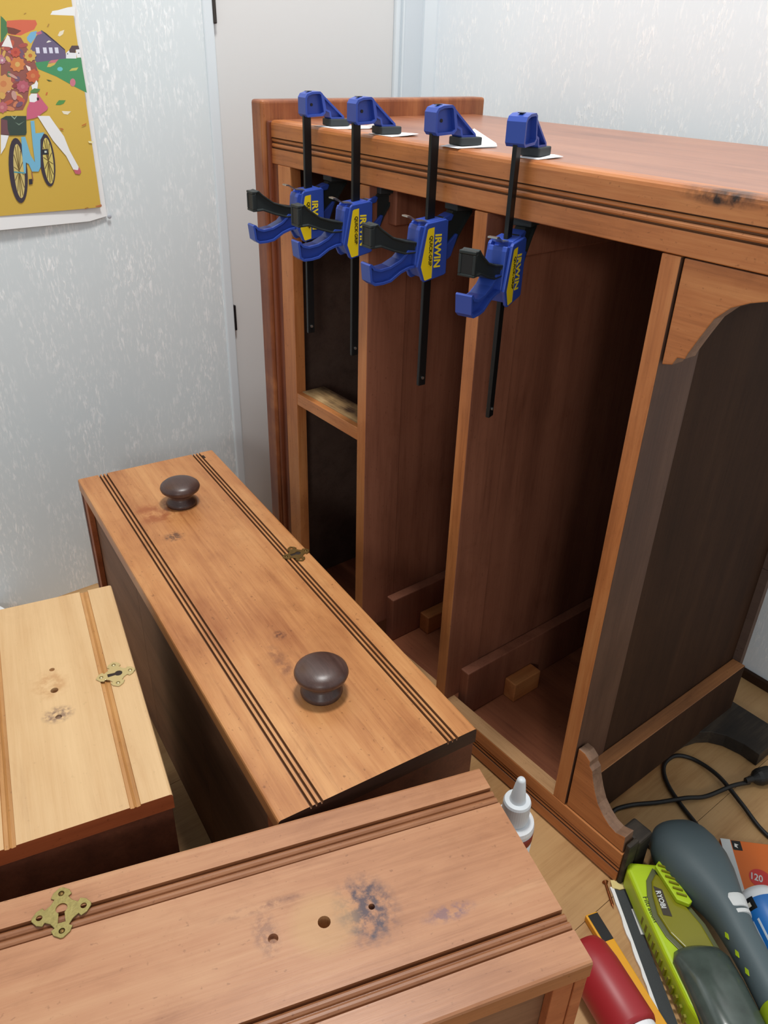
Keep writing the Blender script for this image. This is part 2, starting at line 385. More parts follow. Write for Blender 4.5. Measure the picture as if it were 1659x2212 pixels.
# ------------------------------------------------------------ poster on the left wall
PRINT=[(238,240,240,[2134,3305,2011,3286,1852,3242,1753,3224,1738,3201,1712,3173,1829,3173,2111,3175]),
(82,128,84,[942,3128,976,3098,1016,3046,1008,2911,942,2837,857,2716]),
(214,108,82,[1019,3064,1237,3086,1465,3090,1480,3036,1419,2960,1284,2910,1194,2871,1041,2876,1003,2983]),
(122,72,62,[1008,2983,1111,2968,1217,2936,1113,2878,1004,2893]),
(112,100,128,[1533,2955,1599,2911,1741,2802,1863,2691,1864,2576,1859,2513,1371,2493,1284,2642,1362,2774,1433,2869]),
(70,62,72,[1524,2959,1600,2915,1863,2696,1860,2677,1586,2896]),
(124,180,214,[1282,2846,1359,2922,1458,2943,1419,2850,1329,2764,1285,2809]),
(190,110,140,[1431,2915,1521,2945,1535,2909,1468,2888]),
(222,222,238,[1392,2712,1450,2713,1447,2631,1391,2630]),
(222,222,238,[1507,2714,1565,2715,1563,2633,1507,2632]),
(222,222,238,[1602,2716,1660,2717,1658,2635,1602,2634]),
(222,222,238,[1695,2718,1754,2720,1752,2637,1695,2636]),
(236,232,222,[1576,2784,1601,2806,1625,2816,1665,2802,1597,2784]),
(78,150,102,[1330,2497,1868,2565,2111,2582,2110,2443,2121,2059,1904,2165,1650,2302,1376,2407]),
(235,236,240,[1871,2644,1927,2683,2043,2647,2030,2567,1857,2565]),
(92,76,80,[1927,2683,1983,2751,2095,2754,2103,2701,2040,2695,2026,2647,1932,2650]),
(240,240,242,[2040,2695,2114,2702,2107,2585,2043,2577]),
(60,56,62,[1886,2639,1902,2640,1901,2623,1886,2623]),
(60,56,62,[2073,2652,2089,2653,2089,2638,2073,2638]),
(236,226,200,[1778,2888,1820,2945,1901,2971,1868,2909,1808,2875]),
(212,180,92,[1522,2437,1553,2485,1687,2506,1647,2467,1576,2438]),
(206,120,130,[1549,2495,1605,2534,1733,2550,1675,2501]),
(110,196,206,[1776,2411,1769,2397,1754,2386,1735,2380,1714,2380,1697,2386,1686,2396,1684,2410,1691,2423,1705,2434,1725,2440,1746,2441,1763,2435,1774,2424]),
(196,196,104,[1875,2382,1926,2422,2041,2438,2000,2393]),
(206,124,140,[1955,2215,1946,2189,1929,2168,1908,2157,1887,2157,1870,2168,1860,2189,1860,2215,1869,2240,1886,2261,1907,2273,1928,2273,1945,2261,1955,2241]),
(92,150,82,[1563,1882,1591,1917,1631,1952,1743,1951,1700,1901,1641,1881]),
(238,230,205,[1647,1790,1804,1782,1739,1732,1672,1744]),
(82,100,60,[1478,2258,1520,2253,1572,2234,1516,2229]),
(206,112,62,[1424,2028,1442,2067,1471,2075,1446,2028]),
(180,140,70,[1627,3004,1660,3051,1675,3043,1646,3003]),
(180,140,70,[1293,3164,1328,3184,1342,3180,1313,3163]),
(150,92,84,[866,2762,1011,2875,1188,2843,1277,2660,1340,2549,1367,2359,1324,2243,1189,2156,1117,1951,1016,1815,666,1801]),
(104,128,92,[936,2543,918,2529,881,2523,841,2527,819,2540,823,2555,852,2566,893,2567,926,2558]),
(206,146,84,[943,2220,916,2212,889,2223,876,2247,882,2274,905,2290,934,2289,955,2270,959,2243]),
(214,170,96,[833,2532,830,2553,849,2598,880,2646,910,2674,924,2669,916,2634,889,2585,856,2544]),
(190,112,126,[925,2486,916,2508,929,2538,958,2562,990,2568,1009,2553,1008,2525,985,2497,953,2481]),
(196,100,78,[1039,1888,1014,1897,991,1934,983,1982,992,2019,1014,2027,1040,2003,1056,1957,1056,1912]),
(176,90,82,[914,2515,911,2544,928,2569,956,2577,983,2566,995,2540,987,2511,963,2494,934,2495]),
(176,90,82,[863,2219,864,2251,894,2284,938,2302,975,2298,989,2273,972,2239,933,2211,890,2204]),
(150,74,72,[1028,2261,1002,2252,972,2261,953,2284,953,2311,973,2328,1002,2328,1028,2311,1038,2284]),
(196,100,78,[1275,2503,1247,2493,1222,2500,1213,2520,1222,2545,1247,2562,1275,2564,1293,2550,1294,2526]),
(122,92,112,[1063,2258,1043,2236,1012,2227,986,2237,976,2261,987,2287,1014,2303,1044,2303,1063,2285]),
(208,132,96,[879,1864,874,1886,890,1914,919,1937,948,1943,963,1929,958,1903,934,1875,903,1860]),
(122,92,112,[1138,2446,1119,2440,1096,2448,1079,2466,1077,2486,1090,2498,1113,2497,1134,2483,1143,2463]),
(214,170,96,[962,2015,928,2003,900,2011,891,2035,905,2064,936,2084,968,2086,988,2069,986,2041]),
(196,100,78,[946,2681,938,2712,962,2757,1007,2794,1052,2807,1076,2790,1067,2750,1031,2706,983,2679]),
(176,90,82,[655,1814,647,1831,657,1861,679,1890,704,1905,720,1898,719,1873,702,1841,677,1818]),
(196,100,78,[1019,1904,999,1911,987,1937,989,1969,1003,1993,1023,1997,1039,1980,1045,1949,1037,1919]),
(190,112,126,[1047,2634,1031,2622,998,2618,964,2625,945,2638,950,2652,977,2660,1012,2659,1040,2649]),
(122,92,112,[1163,2535,1136,2547,1118,2589,1118,2642,1136,2680,1164,2687,1188,2658,1197,2608,1188,2559]),
(196,100,78,[1236,2561,1219,2552,1195,2555,1176,2569,1170,2587,1181,2600,1203,2603,1226,2594,1239,2577]),
(206,146,84,[815,2081,785,2080,757,2102,743,2137,751,2169,776,2183,807,2173,829,2143,832,2106]),
(176,90,82,[1125,2723,1143,2746,1189,2765,1241,2771,1276,2761,1276,2740,1242,2718,1189,2705,1143,2707]),
(104,128,92,[909,2265,889,2274,877,2304,878,2341,892,2369,912,2373,929,2353,935,2317,927,2282]),
(214,170,96,[932,2119,911,2118,882,2136,859,2165,854,2190,867,2201,893,2192,921,2167,936,2138]),
(214,170,96,[956,2498,932,2498,909,2518,896,2548,901,2575,920,2586,945,2575,964,2548,968,2518]),
(196,100,78,[719,1891,734,1917,782,1947,842,1967,884,1966,891,1946,857,1916,799,1890,745,1880]),
(206,146,84,[1070,2118,1048,2114,1015,2127,988,2153,979,2177,992,2190,1021,2186,1053,2165,1072,2138]),
(190,112,126,[977,1905,973,1932,993,1962,1028,1981,1061,1981,1077,1961,1068,1930,1039,1904,1003,1894]),
(200,156,146,[996,2134,990,2161,1006,2189,1036,2205,1068,2202,1085,2180,1080,2150,1055,2127,1022,2120]),
(208,132,96,[974,2442,981,2473,1004,2494,1032,2495,1052,2476,1054,2446,1038,2418,1011,2406,986,2416]),
(150,74,72,[727,2103,706,2124,707,2152,729,2173,762,2179,790,2166,801,2140,789,2113,760,2099]),
(208,132,96,[858,2686,868,2715,904,2740,948,2751,981,2741,986,2716,962,2687,919,2668,878,2668]),
(190,112,126,[858,2550,834,2526,807,2519,789,2531,788,2557,805,2585,831,2601,856,2599,866,2579]),
(214,170,96,[1041,1966,1007,1951,967,1959,939,1987,937,2022,961,2047,1000,2051,1037,2032,1053,1998]),
(200,156,146,[840,2065,820,2082,816,2124,831,2171,857,2202,881,2201,894,2170,888,2123,867,2081]),
(150,74,72,[899,2713,873,2702,848,2709,835,2729,841,2753,863,2770,890,2773,910,2759,914,2735]),
(196,100,78,[805,2035,782,2013,735,2003,685,2009,657,2028,663,2052,700,2069,751,2072,793,2058]),
(196,100,78,[1067,1927,1035,1920,989,1939,950,1974,937,2009,955,2028,997,2022,1042,1993,1070,1956]),
(208,132,96,[892,1822,865,1806,815,1807,766,1823,740,1848,750,1869,791,1877,843,1869,883,1847]),
(122,92,112,[918,1867,924,1893,954,1921,997,1938,1031,1937,1040,1918,1021,1889,982,1865,941,1856]),
(214,170,96,[735,1972,703,1983,689,2019,697,2062,725,2093,760,2097,784,2072,788,2030,768,1990]),
(122,92,112,[1139,2628,1113,2620,1067,2630,1024,2653,1004,2679,1015,2694,1053,2693,1100,2675,1134,2650]),
(200,156,146,[1024,2266,998,2263,953,2280,909,2307,886,2334,897,2346,934,2339,982,2316,1017,2287]),
(196,100,78,[779,2102,752,2112,740,2144,748,2182,773,2209,803,2212,824,2190,826,2153,809,2118]),
(176,90,82,[897,2685,910,2712,942,2731,979,2734,1003,2718,1003,2691,979,2666,942,2654,910,2662]),
(150,74,72,[907,2147,920,2176,966,2205,1023,2222,1065,2219,1071,2196,1039,2165,984,2141,932,2134]),
(200,156,146,[925,1959,897,1969,880,2008,882,2056,901,2091,930,2097,954,2071,962,2025,950,1981]),
(210,130,78,[1188,2471,1150,2440,1144,2398,1096,2392,1061,2358,1027,2380,980,2371,974,2411,937,2430,962,2468,953,2507,997,2527,1019,2566,1062,2558,1106,2581,1128,2549,1172,2544,1162,2502]),
(216,176,104,[1103,2470,1086,2444,1054,2432,1028,2443,1021,2469,1038,2496,1069,2507,1096,2496]),
(216,156,98,[944,2194,897,2155,889,2102,830,2095,786,2053,744,2082,686,2071,679,2121,634,2146,666,2194,655,2242,710,2267,738,2316,791,2306,844,2334,871,2293,926,2286,913,2233]),
(206,130,84,[840,2194,818,2161,779,2147,746,2161,738,2194,760,2227,798,2241,832,2227]),
(212,176,92,[1386,2597,1356,2572,1351,2539,1314,2534,1286,2507,1258,2524,1220,2517,1215,2548,1185,2563,1205,2594,1197,2624,1233,2640,1250,2671,1285,2665,1320,2683,1337,2658,1373,2654,1366,2621]),
(196,116,66,[1318,2596,1305,2575,1280,2566,1258,2574,1252,2595,1266,2616,1291,2625,1313,2616]),
(186,98,112,[1189,2156,1158,2129,1152,2093,1112,2089,1083,2061,1053,2080,1014,2072,1009,2106,978,2123,999,2156,991,2189,1029,2205,1047,2239,1084,2232,1120,2250,1139,2223,1177,2218,1168,2182]),
(196,120,130,[1118,2156,1103,2133,1077,2124,1054,2133,1048,2156,1063,2178,1090,2188,1112,2178]),
(196,90,74,[1148,2639,1123,2618,1119,2591,1087,2587,1064,2564,1041,2579,1010,2572,1006,2598,982,2611,999,2636,992,2662,1022,2675,1036,2701,1065,2696,1094,2711,1108,2690,1138,2687,1131,2659]),
(180,74,66,[1092,2638,1081,2621,1060,2613,1042,2620,1037,2637,1049,2655,1070,2662,1088,2655]),
(190,108,116,[792,1857,764,1834,758,1801,723,1798,697,1772,671,1790,636,1784,632,1815,605,1830,624,1860,618,1890,651,1904,668,1935,700,1927,732,1944,748,1919,782,1914,774,1882]),
(206,136,136,[729,1858,716,1838,692,1830,673,1839,668,1859,681,1879,704,1887,724,1879]),
(202,104,70,[1390,2311,1356,2282,1350,2242,1305,2237,1273,2206,1240,2227,1196,2218,1190,2255,1156,2274,1179,2310,1170,2345,1211,2364,1232,2401,1272,2393,1313,2414,1334,2384,1376,2379,1367,2340]),
(208,130,84,[1311,2310,1295,2286,1266,2275,1240,2285,1234,2310,1250,2335,1279,2345,1305,2335]),
(190,130,146,[898,2524,879,2508,876,2487,853,2484,836,2468,819,2479,796,2474,793,2493,775,2503,788,2522,783,2541,805,2551,816,2570,837,2566,859,2578,869,2562,891,2559,886,2539]),
(220,200,200,[857,2523,848,2510,833,2504,820,2509,816,2522,825,2535,840,2541,853,2536]),
(240,236,232,[867,2716,990,2874,1015,2848,1027,2757,1035,2693,977,2710]),
(246,226,210,[1186,2462,1254,2434,1255,2387,1212,2381]),
(240,240,242,[1220,2175,1272,2194,1314,2248,1333,2204,1305,2117,1223,2107]),
(96,140,88,[1199,2097,1259,2131,1354,2117,1289,2063,1182,2063]),
(206,104,130,[1295,2063,1373,1929,1429,1849,1405,1809,1295,1751,1243,1706,1049,1685,1084,1834,1160,1951]),
(240,240,242,[1150,2010,1196,2054,1288,2053,1273,1950,1220,1926,1146,1932]),
(70,52,60,[1271,1994,1309,1994,1301,1955,1268,1950]),
(206,104,130,[1057,1727,1250,1723,1185,1692,1046,1671]),
(238,238,240,[594,1458,717,1443,624,1271,533,1165]),
(62,76,68,[731,1733,1051,1727,1009,1478,983,1440,740,1444,595,1460,643,1692]),
(118,80,86,[643,1692,740,1669,719,1540,730,1451,595,1462]),
(150,170,150,[810,1732,856,1677,907,1730,892,1730,860,1699,827,1731]),
(120,140,124,[854,1640,912,1611,1013,1652,908,1590]),
(238,238,238,[1232,1724,1428,1720,1511,1575,1615,1403,1674,1173,1782,911,1766,859,1685,867,1598,1095,1420,1342,1314,1557]),
(200,104,118,[1686,875,1759,856,1793,905,1815,827,1780,787,1706,803]),
(66,58,68,[1395,1052,1387,959,1373,869,1353,788,1329,720,1302,668,1272,635,1243,623,1215,632,1189,662,1168,711,1152,777,1141,856,1137,944,1140,1036,1148,1128,1163,1215,1183,1293,1206,1359,1233,1409,1261,1441,1290,1453,1318,1445,1343,1418,1364,1371,1381,1308,1392,1231,1397,1145]),
(214,196,110,[1366,1039,1358,945,1345,856,1327,780,1307,720,1284,682,1262,668,1240,680,1222,716,1208,773,1199,848,1196,935,1199,1029,1207,1122,1220,1209,1238,1283,1258,1340,1280,1377,1302,1391,1323,1380,1341,1347,1355,1292,1364,1219,1368,1133]),
(66,58,68,[910,913,895,799,872,690,844,591,812,508,777,446,740,407,705,393,673,406,645,444,624,505,609,587,602,684,603,791,611,903,627,1015,650,1120,678,1215,709,1294,743,1354,778,1391,812,1405,844,1395,871,1360,893,1303,909,1225,917,1131,917,1025]),
(210,190,120,[858,901,843,791,824,687,801,598,776,529,751,485,727,470,706,484,690,527,679,595,675,684,678,786,687,895,701,1004,721,1105,743,1191,768,1257,792,1299,816,1314,836,1301,852,1261,863,1196,868,1111,866,1010]),
(112,92,48,[696,961,840,826,849,834,705,970]),
(112,92,48,[732,1152,801,635,813,638,744,1155]),
(112,92,48,[778,1272,753,512,765,513,790,1273]),
(112,92,48,[821,1292,709,493,721,493,833,1293]),
(112,92,48,[850,1208,681,584,693,583,862,1207]),
(112,92,48,[857,1041,676,759,686,754,867,1036]),
(112,92,48,[1206,1085,1350,974,1359,983,1215,1094]),
(112,92,48,[1231,1249,1322,811,1335,815,1243,1253]),
(112,92,48,[1268,1353,1284,705,1296,707,1281,1355]),
(112,92,48,[1308,1372,1243,688,1256,688,1320,1373]),
(112,92,48,[1340,1301,1212,764,1224,763,1352,1300]),
(112,92,48,[1355,1159,1198,913,1209,908,1366,1155]),
(122,186,216,[908,1415,973,1418,1006,1133,1056,1018,1072,1288,1104,1650,1166,1654,1150,1463,1299,1475,1211,1361,1136,945,1088,873,981,879,950,1000,907,1025,874,856,845,858,863,1072]),
(90,160,170,[682,878,854,851,861,874,689,900]),
(54,52,58,[904,762,959,765,955,684,893,676]),
(150,100,90,[966,873,964,734,978,736,981,874]),
(50,52,58,[1199,1215,1311,1216,1301,1132,1186,1131]),
(200,210,200,[1245,1191,1282,1191,1279,1161,1242,1159]),
(190,112,60,[1552,1534,1612,1527,1632,1499,1584,1506]),
(196,120,60,[1943,1564,2037,1601,2020,1573,1953,1552]),
(240,232,180,[2016,1316,2117,1306,2087,1278,2030,1284]),
(170,120,60,[1770,223,1838,236,1849,223,1780,207]),
(190,120,80,[1973,244,2090,266,2091,229,1983,225])]
po = empty('poster', (XL+.0015, -.41, .77))
bm = bmesh.new(); cols = []
NU = 14
for i in range(NU+1):
    y = -.26 + (.2185+.26)*i/NU
    sag = .0022*(1-((i/NU)-.5)**2*4) * .0
    bend = .003 + .0045*math.sin(math.pi*min(1, i/NU))
    cols.append([bm.verts.new((bend*(1-z/.75)**6 + .0004, y, z)) for z in (0-.0015 + (.006 if i == NU else 0), .02, .1, .3, .75)])
for a, b_ in zip(cols, cols[1:]):
    for k in range(4): bm.faces.new((a[k], b_[k], b_[k+1], a[k+1]))
sh = obj('sheet', bm, M['paper'], po)
sd = sh.modifiers.new('thick', 'SOLIDIFY'); sd.thickness = .0003; sd.offset = -1
shapes = [((214, 178, 78), [(-.26+.012, .0205), (.2080, .0215), (.2100, .73), (-.248, .73)])]
shapes += [((r, g, b), [(p[k]/1e4, p[k+1]/1e4) for k in range(0, len(p), 2)]) for r, g, b, p in PRINT]
decal('print', shapes, lambda u, v, h: (.0078 + h, u, v), .00001, po)
bm = bmesh.new(); bmesh.ops.create_uvsphere(bm, u_segments=10, v_segments=6, radius=.004); bmesh.ops.scale(bm, vec=(.4, 1, 1), verts=bm.verts); bmesh.ops.translate(bm, vec=(.0035, .2225, .0035), verts=bm.verts)
obj('corner_mark', bm, plain('corner_mark', (176, 180, 188), .8), po)  # small grey mark at the sheet's lower corner
tag(po, 'yellow illustrated poster of a cyclist, flowers and houses on the left wall', 'poster')

# ------------------------------------------------------------ chest of drawers lying on its side
W = .95; ZS = .0655; LT = .0245; D = .463
r0 = -.0034; r1 = (.1863, .2098); r2 = (.4291, .4522); r3 = (.7056, .7285); FT = .8374
ch = empty('chest_of_drawers', (0, 0, 0))
tag(ch, 'old pine chest of drawers lying on its side with its drawers taken out', 'chest of drawers')
obj('top_board', B(-.1003, -.0655, -.012, .492, .0, .9785), M['chest_top'], ch, bevel=.005, seg=3)
obj('top_shade_sheet', B(-.0653, -.0600, LT+.001, .446, .0205, W-.0205), M['back_x'], ch)  # added dark sheet, stands in for shade on the top board's inner face
# moulding between top board and case, mitred look
obj('moulding', B(-.0655, -.058, -.006, .02, .002, .9495), M['chest_red'], ch, bevel=.003)
def stile(z0, z1, outer, mat):
    # outline in (y,z): front at y=0, with two reeds cut between three grooves
    s = 1 if z1 > z0 else -1
    P = [(LT, z0), (.001, z0), (0, z0+s*.001)]
    zg = lambda t: z0 + s*t
    P += [(0, zg(.0232)), (.0040, zg(.0240))]
    for c, r_ in ((.0285, .0036), (.0362, .0028)):
        P += [(.0040-.0036*math.sin(math.pi*k/5), zg(c-r_*math.cos(math.pi*k/5))) for k in range(6)]
    P += [(.0040, zg(.0398)), (0, zg(.0404))]
    P += [(0, zg(.0655-.007)), (.0008, zg(.0655-.0035)), (.003, zg(.0655-.001)), (.007, zg(.0655)), (LT, zg(.0655))]
    bm = bmesh.new(); prism(bm, P, -.058, FT, YZ); bmesh.ops.recalc_face_normals(bm, faces=bm.faces)
    for f in bm.faces:
        cz = f.calc_center_median()
        if abs(f.normal.x) < .5 and .0014 < cz.y < .006 and W*.01 < abs(cz.z-z0) < .045: f.material_index = 1
    return obj('front_stile', bm, [mat, M['groove']], ch)
stile(W-ZS, W, True, M['chest_stile'])
stile(ZS, 0, True, M['chest_x'])
obj('stile_inner_edge', B(r0, r3[0], .0005, LT, ZS-.0004, ZS+.0006), M['raw_x'], ch)
bm = bmesh.new(); prism(bm, [(-.0655, LT+.0003), (FT, LT+.0003), (FT, .075), (.790, .080), (.760, .110), (.742, .16), (.742, D), (-.0655, D)], W-.020, W-.0004, XY)
obj('side_panel', bm, M['chest_side'], ch, bevel=.0015)
obj('side_panel', B(-.0655, .742, LT+.0003, D, .001, .020), M['inner_x'], ch)
obj('rail', B(-.058, -.0432, .001, .0215, ZS, W-ZS), M['chest_red'], ch, bevel=.001)
obj('rail', B(-.0418, r0, .0, .0205, ZS, W-ZS), M['chest_z'], ch, bevel=.001)
for a, b_ in (r1, r2, r3):
    bm = B(a, b_, .0005, .078, ZS+.0, W-ZS-.0012); bmesh.ops.recalc_face_normals(bm, faces=bm.faces)
    for f in bm.faces:
        if abs(f.normal.x) > .5: f.material_index = 1
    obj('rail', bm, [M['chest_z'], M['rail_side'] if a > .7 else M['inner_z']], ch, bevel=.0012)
obj('dust_panel', B(r1[0]+.006, r1[1]-.002, .0785, .446, .021, W-.021), M['inner_z'], ch)
obj('dust_panel', B(r2[0]+.006, r2[1]-.002, .0785, .446, .021, W-.021), M['inner_z'], ch)
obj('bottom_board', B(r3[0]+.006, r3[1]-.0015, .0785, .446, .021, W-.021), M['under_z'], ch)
for k in range(3):
    a = .0205 + k*(W-.041)/3
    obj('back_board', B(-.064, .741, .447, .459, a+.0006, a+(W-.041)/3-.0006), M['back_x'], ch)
# stub between the two half drawers
obj('divider', B(r0-.002, r1[0], .0008, .060, .4695, .4929), [M['chest_x']], ch, bevel=.001)
bm = B(r0+.001, r1[0]-.0005, .012, .0605, .4930, .4938); obj('divider_top', bm, M['worn'], ch)
for x in (r1[1], r2[1]):
    obj('runner', B(x-.001, x+.019, .036 if x > .4 else .062, .445, .0205, .122), M['inner_z'], ch, bevel=.002)
    obj('stop_block', B(x+.0195, x+.046, .135, .203, .0205, .062), M['chest_y'], ch, bevel=.002)
    obj('runner', B(x-.001, x+.019, .036, .445, W-.122, W-.0205), M['inner_z'], ch, bevel=.002)
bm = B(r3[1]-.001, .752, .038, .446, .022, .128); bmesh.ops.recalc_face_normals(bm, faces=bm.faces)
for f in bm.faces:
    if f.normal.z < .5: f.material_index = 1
obj('bottom_batten', bm, [M['raw_y'], M['under_z']], ch, bevel=.0015)  # top left light, other faces darkened: shade put into the batten's colour
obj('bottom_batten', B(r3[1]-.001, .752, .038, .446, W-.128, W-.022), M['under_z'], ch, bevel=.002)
# curved foot brackets between rail and leg
def bracket(sgn, zb):
    up = lambda t: zb + sgn*t
    c = [(.7312, up(.0016)), (FT-.002, up(.0016))]
    if sgn < 0:
        c += [(FT-.002, up(.0225)), (.828, up(.0232)), (.810, up(.029)), (.792, up(.038)), (.778, up(.0525)), (.768, up(.073)), (.7585, up(.094)), (.7565, up(.1005)), (.7475, up(.1015)), (.7435, up(.1105)), (.7312, up(.1135))]
    else:
        c += [(.8335, up(.033)), (.818, up(.027)), (.806, up(.030)), (.794, up(.038)), (.781, up(.051)), (.772, up(.068)), (.764, up(.088)), (.7605, up(.101)), (.7545, up(.106)), (.7535, up(.115)), (.7430, up(.122)), (.7312, up(.1225))]
    bm = bmesh.new(); prism(bm, c, .0022, .0225, XZ)
    bmesh.ops.recalc_face_normals(bm, faces=bm.faces)
    for f in bm.faces:
        if abs(f.normal.y) < .5: f.material_index = 1
    return obj('foot_bracket', bm, [M['chest_x'], M['bracket_edge']], ch, bevel=.0012)
bracket(-1, W-ZS); bracket(1, ZS)
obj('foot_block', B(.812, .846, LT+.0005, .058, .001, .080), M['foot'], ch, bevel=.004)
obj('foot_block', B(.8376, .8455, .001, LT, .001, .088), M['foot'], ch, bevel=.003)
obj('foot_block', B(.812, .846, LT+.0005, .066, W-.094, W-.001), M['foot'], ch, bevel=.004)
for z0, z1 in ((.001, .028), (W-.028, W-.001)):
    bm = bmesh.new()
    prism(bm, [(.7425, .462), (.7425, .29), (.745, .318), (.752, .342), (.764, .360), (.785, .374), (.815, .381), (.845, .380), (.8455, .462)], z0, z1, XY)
    obj('back_leg', bm, M['foot'], ch, bevel=.001)  # dark wood on the back legs stands in for shade

# ------------------------------------------------------------ drawers standing on their backs, fronts up
H = .388; FTK = .021
def boolean_cut(o, cutters):
    for c in cutters:
        md = o.modifiers.new('cut', 'BOOLEAN'); md.operation = 'DIFFERENCE'; md.object = c; md.solver = 'EXACT'
    dg = bpy.context.evaluated_depsgraph_get(); me = bpy.data.meshes.new_from_object(o.evaluated_get(dg))
    o.modifiers.clear(); o.data = me
    for c in cutters: bpy.data.objects.remove(c)

def escutcheon(parent, x, y, z, size, mat, rot=0, holes_bright=True, key_shade=False):
    s = size/2
    def tabs():
        P = []
        for k in range(4):
            a = k*math.pi/2
            for (u, v) in ((.37, -.37), (.56, -.24), (.64, -.36), (.84, -.27), (1.0, -.05), (1.0, .05), (.84, .27), (.64, .36), (.56, .24)):
                P.append((s*(u*math.cos(a)-v*math.sin(a)), s*(u*math.sin(a)+v*math.cos(a))))
        return P
    outline = tabs()
    bm = bmesh.new(); prism(bm, outline, 0, .0012, XY)
    e = obj('escutcheon', bm, mat, parent, bevel=.0003, seg=1)
    # keyhole and screw holes as thin dark insets
    cut = []
    kb = bmesh.new(); key = [(s*.20*math.cos(t), s*(.12+.20*math.sin(t))) for t in [math.radians(-55+290*i/14) for i in range(15)]]
    key = [(s*.20*math.cos(math.radians(d)), s*(.14+.20*math.sin(math.radians(d)))) for d in range(-60, 241, 20)] + [(-s*.13, -s*.42), (s*.13, -s*.42)]
    prism(kb, key, -.002, .004, XY); cut.append(obj('cutter', kb, M['hole'], parent))
    for k in range(4):
        a = k*math.pi/2
        cb = bmesh.new(); lathe(cb, [(0, -.002), (s*.11, -.002), (s*.11, .004), (0, .004)], 12, Matrix.Translation((s*.74*math.cos(a), s*.74*math.sin(a), 0)))
        cut.append(obj('cutter', cb, M['hole'], parent))
    bpy.context.view_layer.update()
    boolean_cut(e, cut)
    if key_shade:
        kb = bmesh.new(); prism(kb, [(u*.98, v*.98) for u, v in key], .0001, .0005, XY); obj('keyhole', kb, M['hole'], e)  # dark inset stands in for the shade inside the keyhole
    e.location = (x, y, z); e.rotation_euler = (0, 0, rot)
    for k in range(4):
        a = k*math.pi/2
        nb = bmesh.new(); lathe(nb, [(s*.095, 0), (s*.095, .0007), (s*.05, .0014), (0, .0016)], 10, Matrix.Translation((s*.74*math.cos(a), s*.74*math.sin(a), 0)))
        if holes_bright or k % 2: obj('nail', nb, M['brass_bright'] if holes_bright else M['brass_dark'], e, smooth=True)
        else: nb.free()
    return e

def knob(parent, x, y, z):
    bm = bmesh.new()
    lathe(bm, [(0, 0), (.0245, 0), (.0255, .003), (.0235, .007), (.0190, .011), (.0172, .016), (.0190, .020), (.0265, .0235), (.0312, .0275), (.0325, .0315), (.0312, .0355), (.0265, .0395), (.0185, .0422), (.0095, .0436), (0, .0440)], 40)
    k = obj('knob', bm, M['knob'], parent, smooth=True); k.location = (x, y, z)
    return k

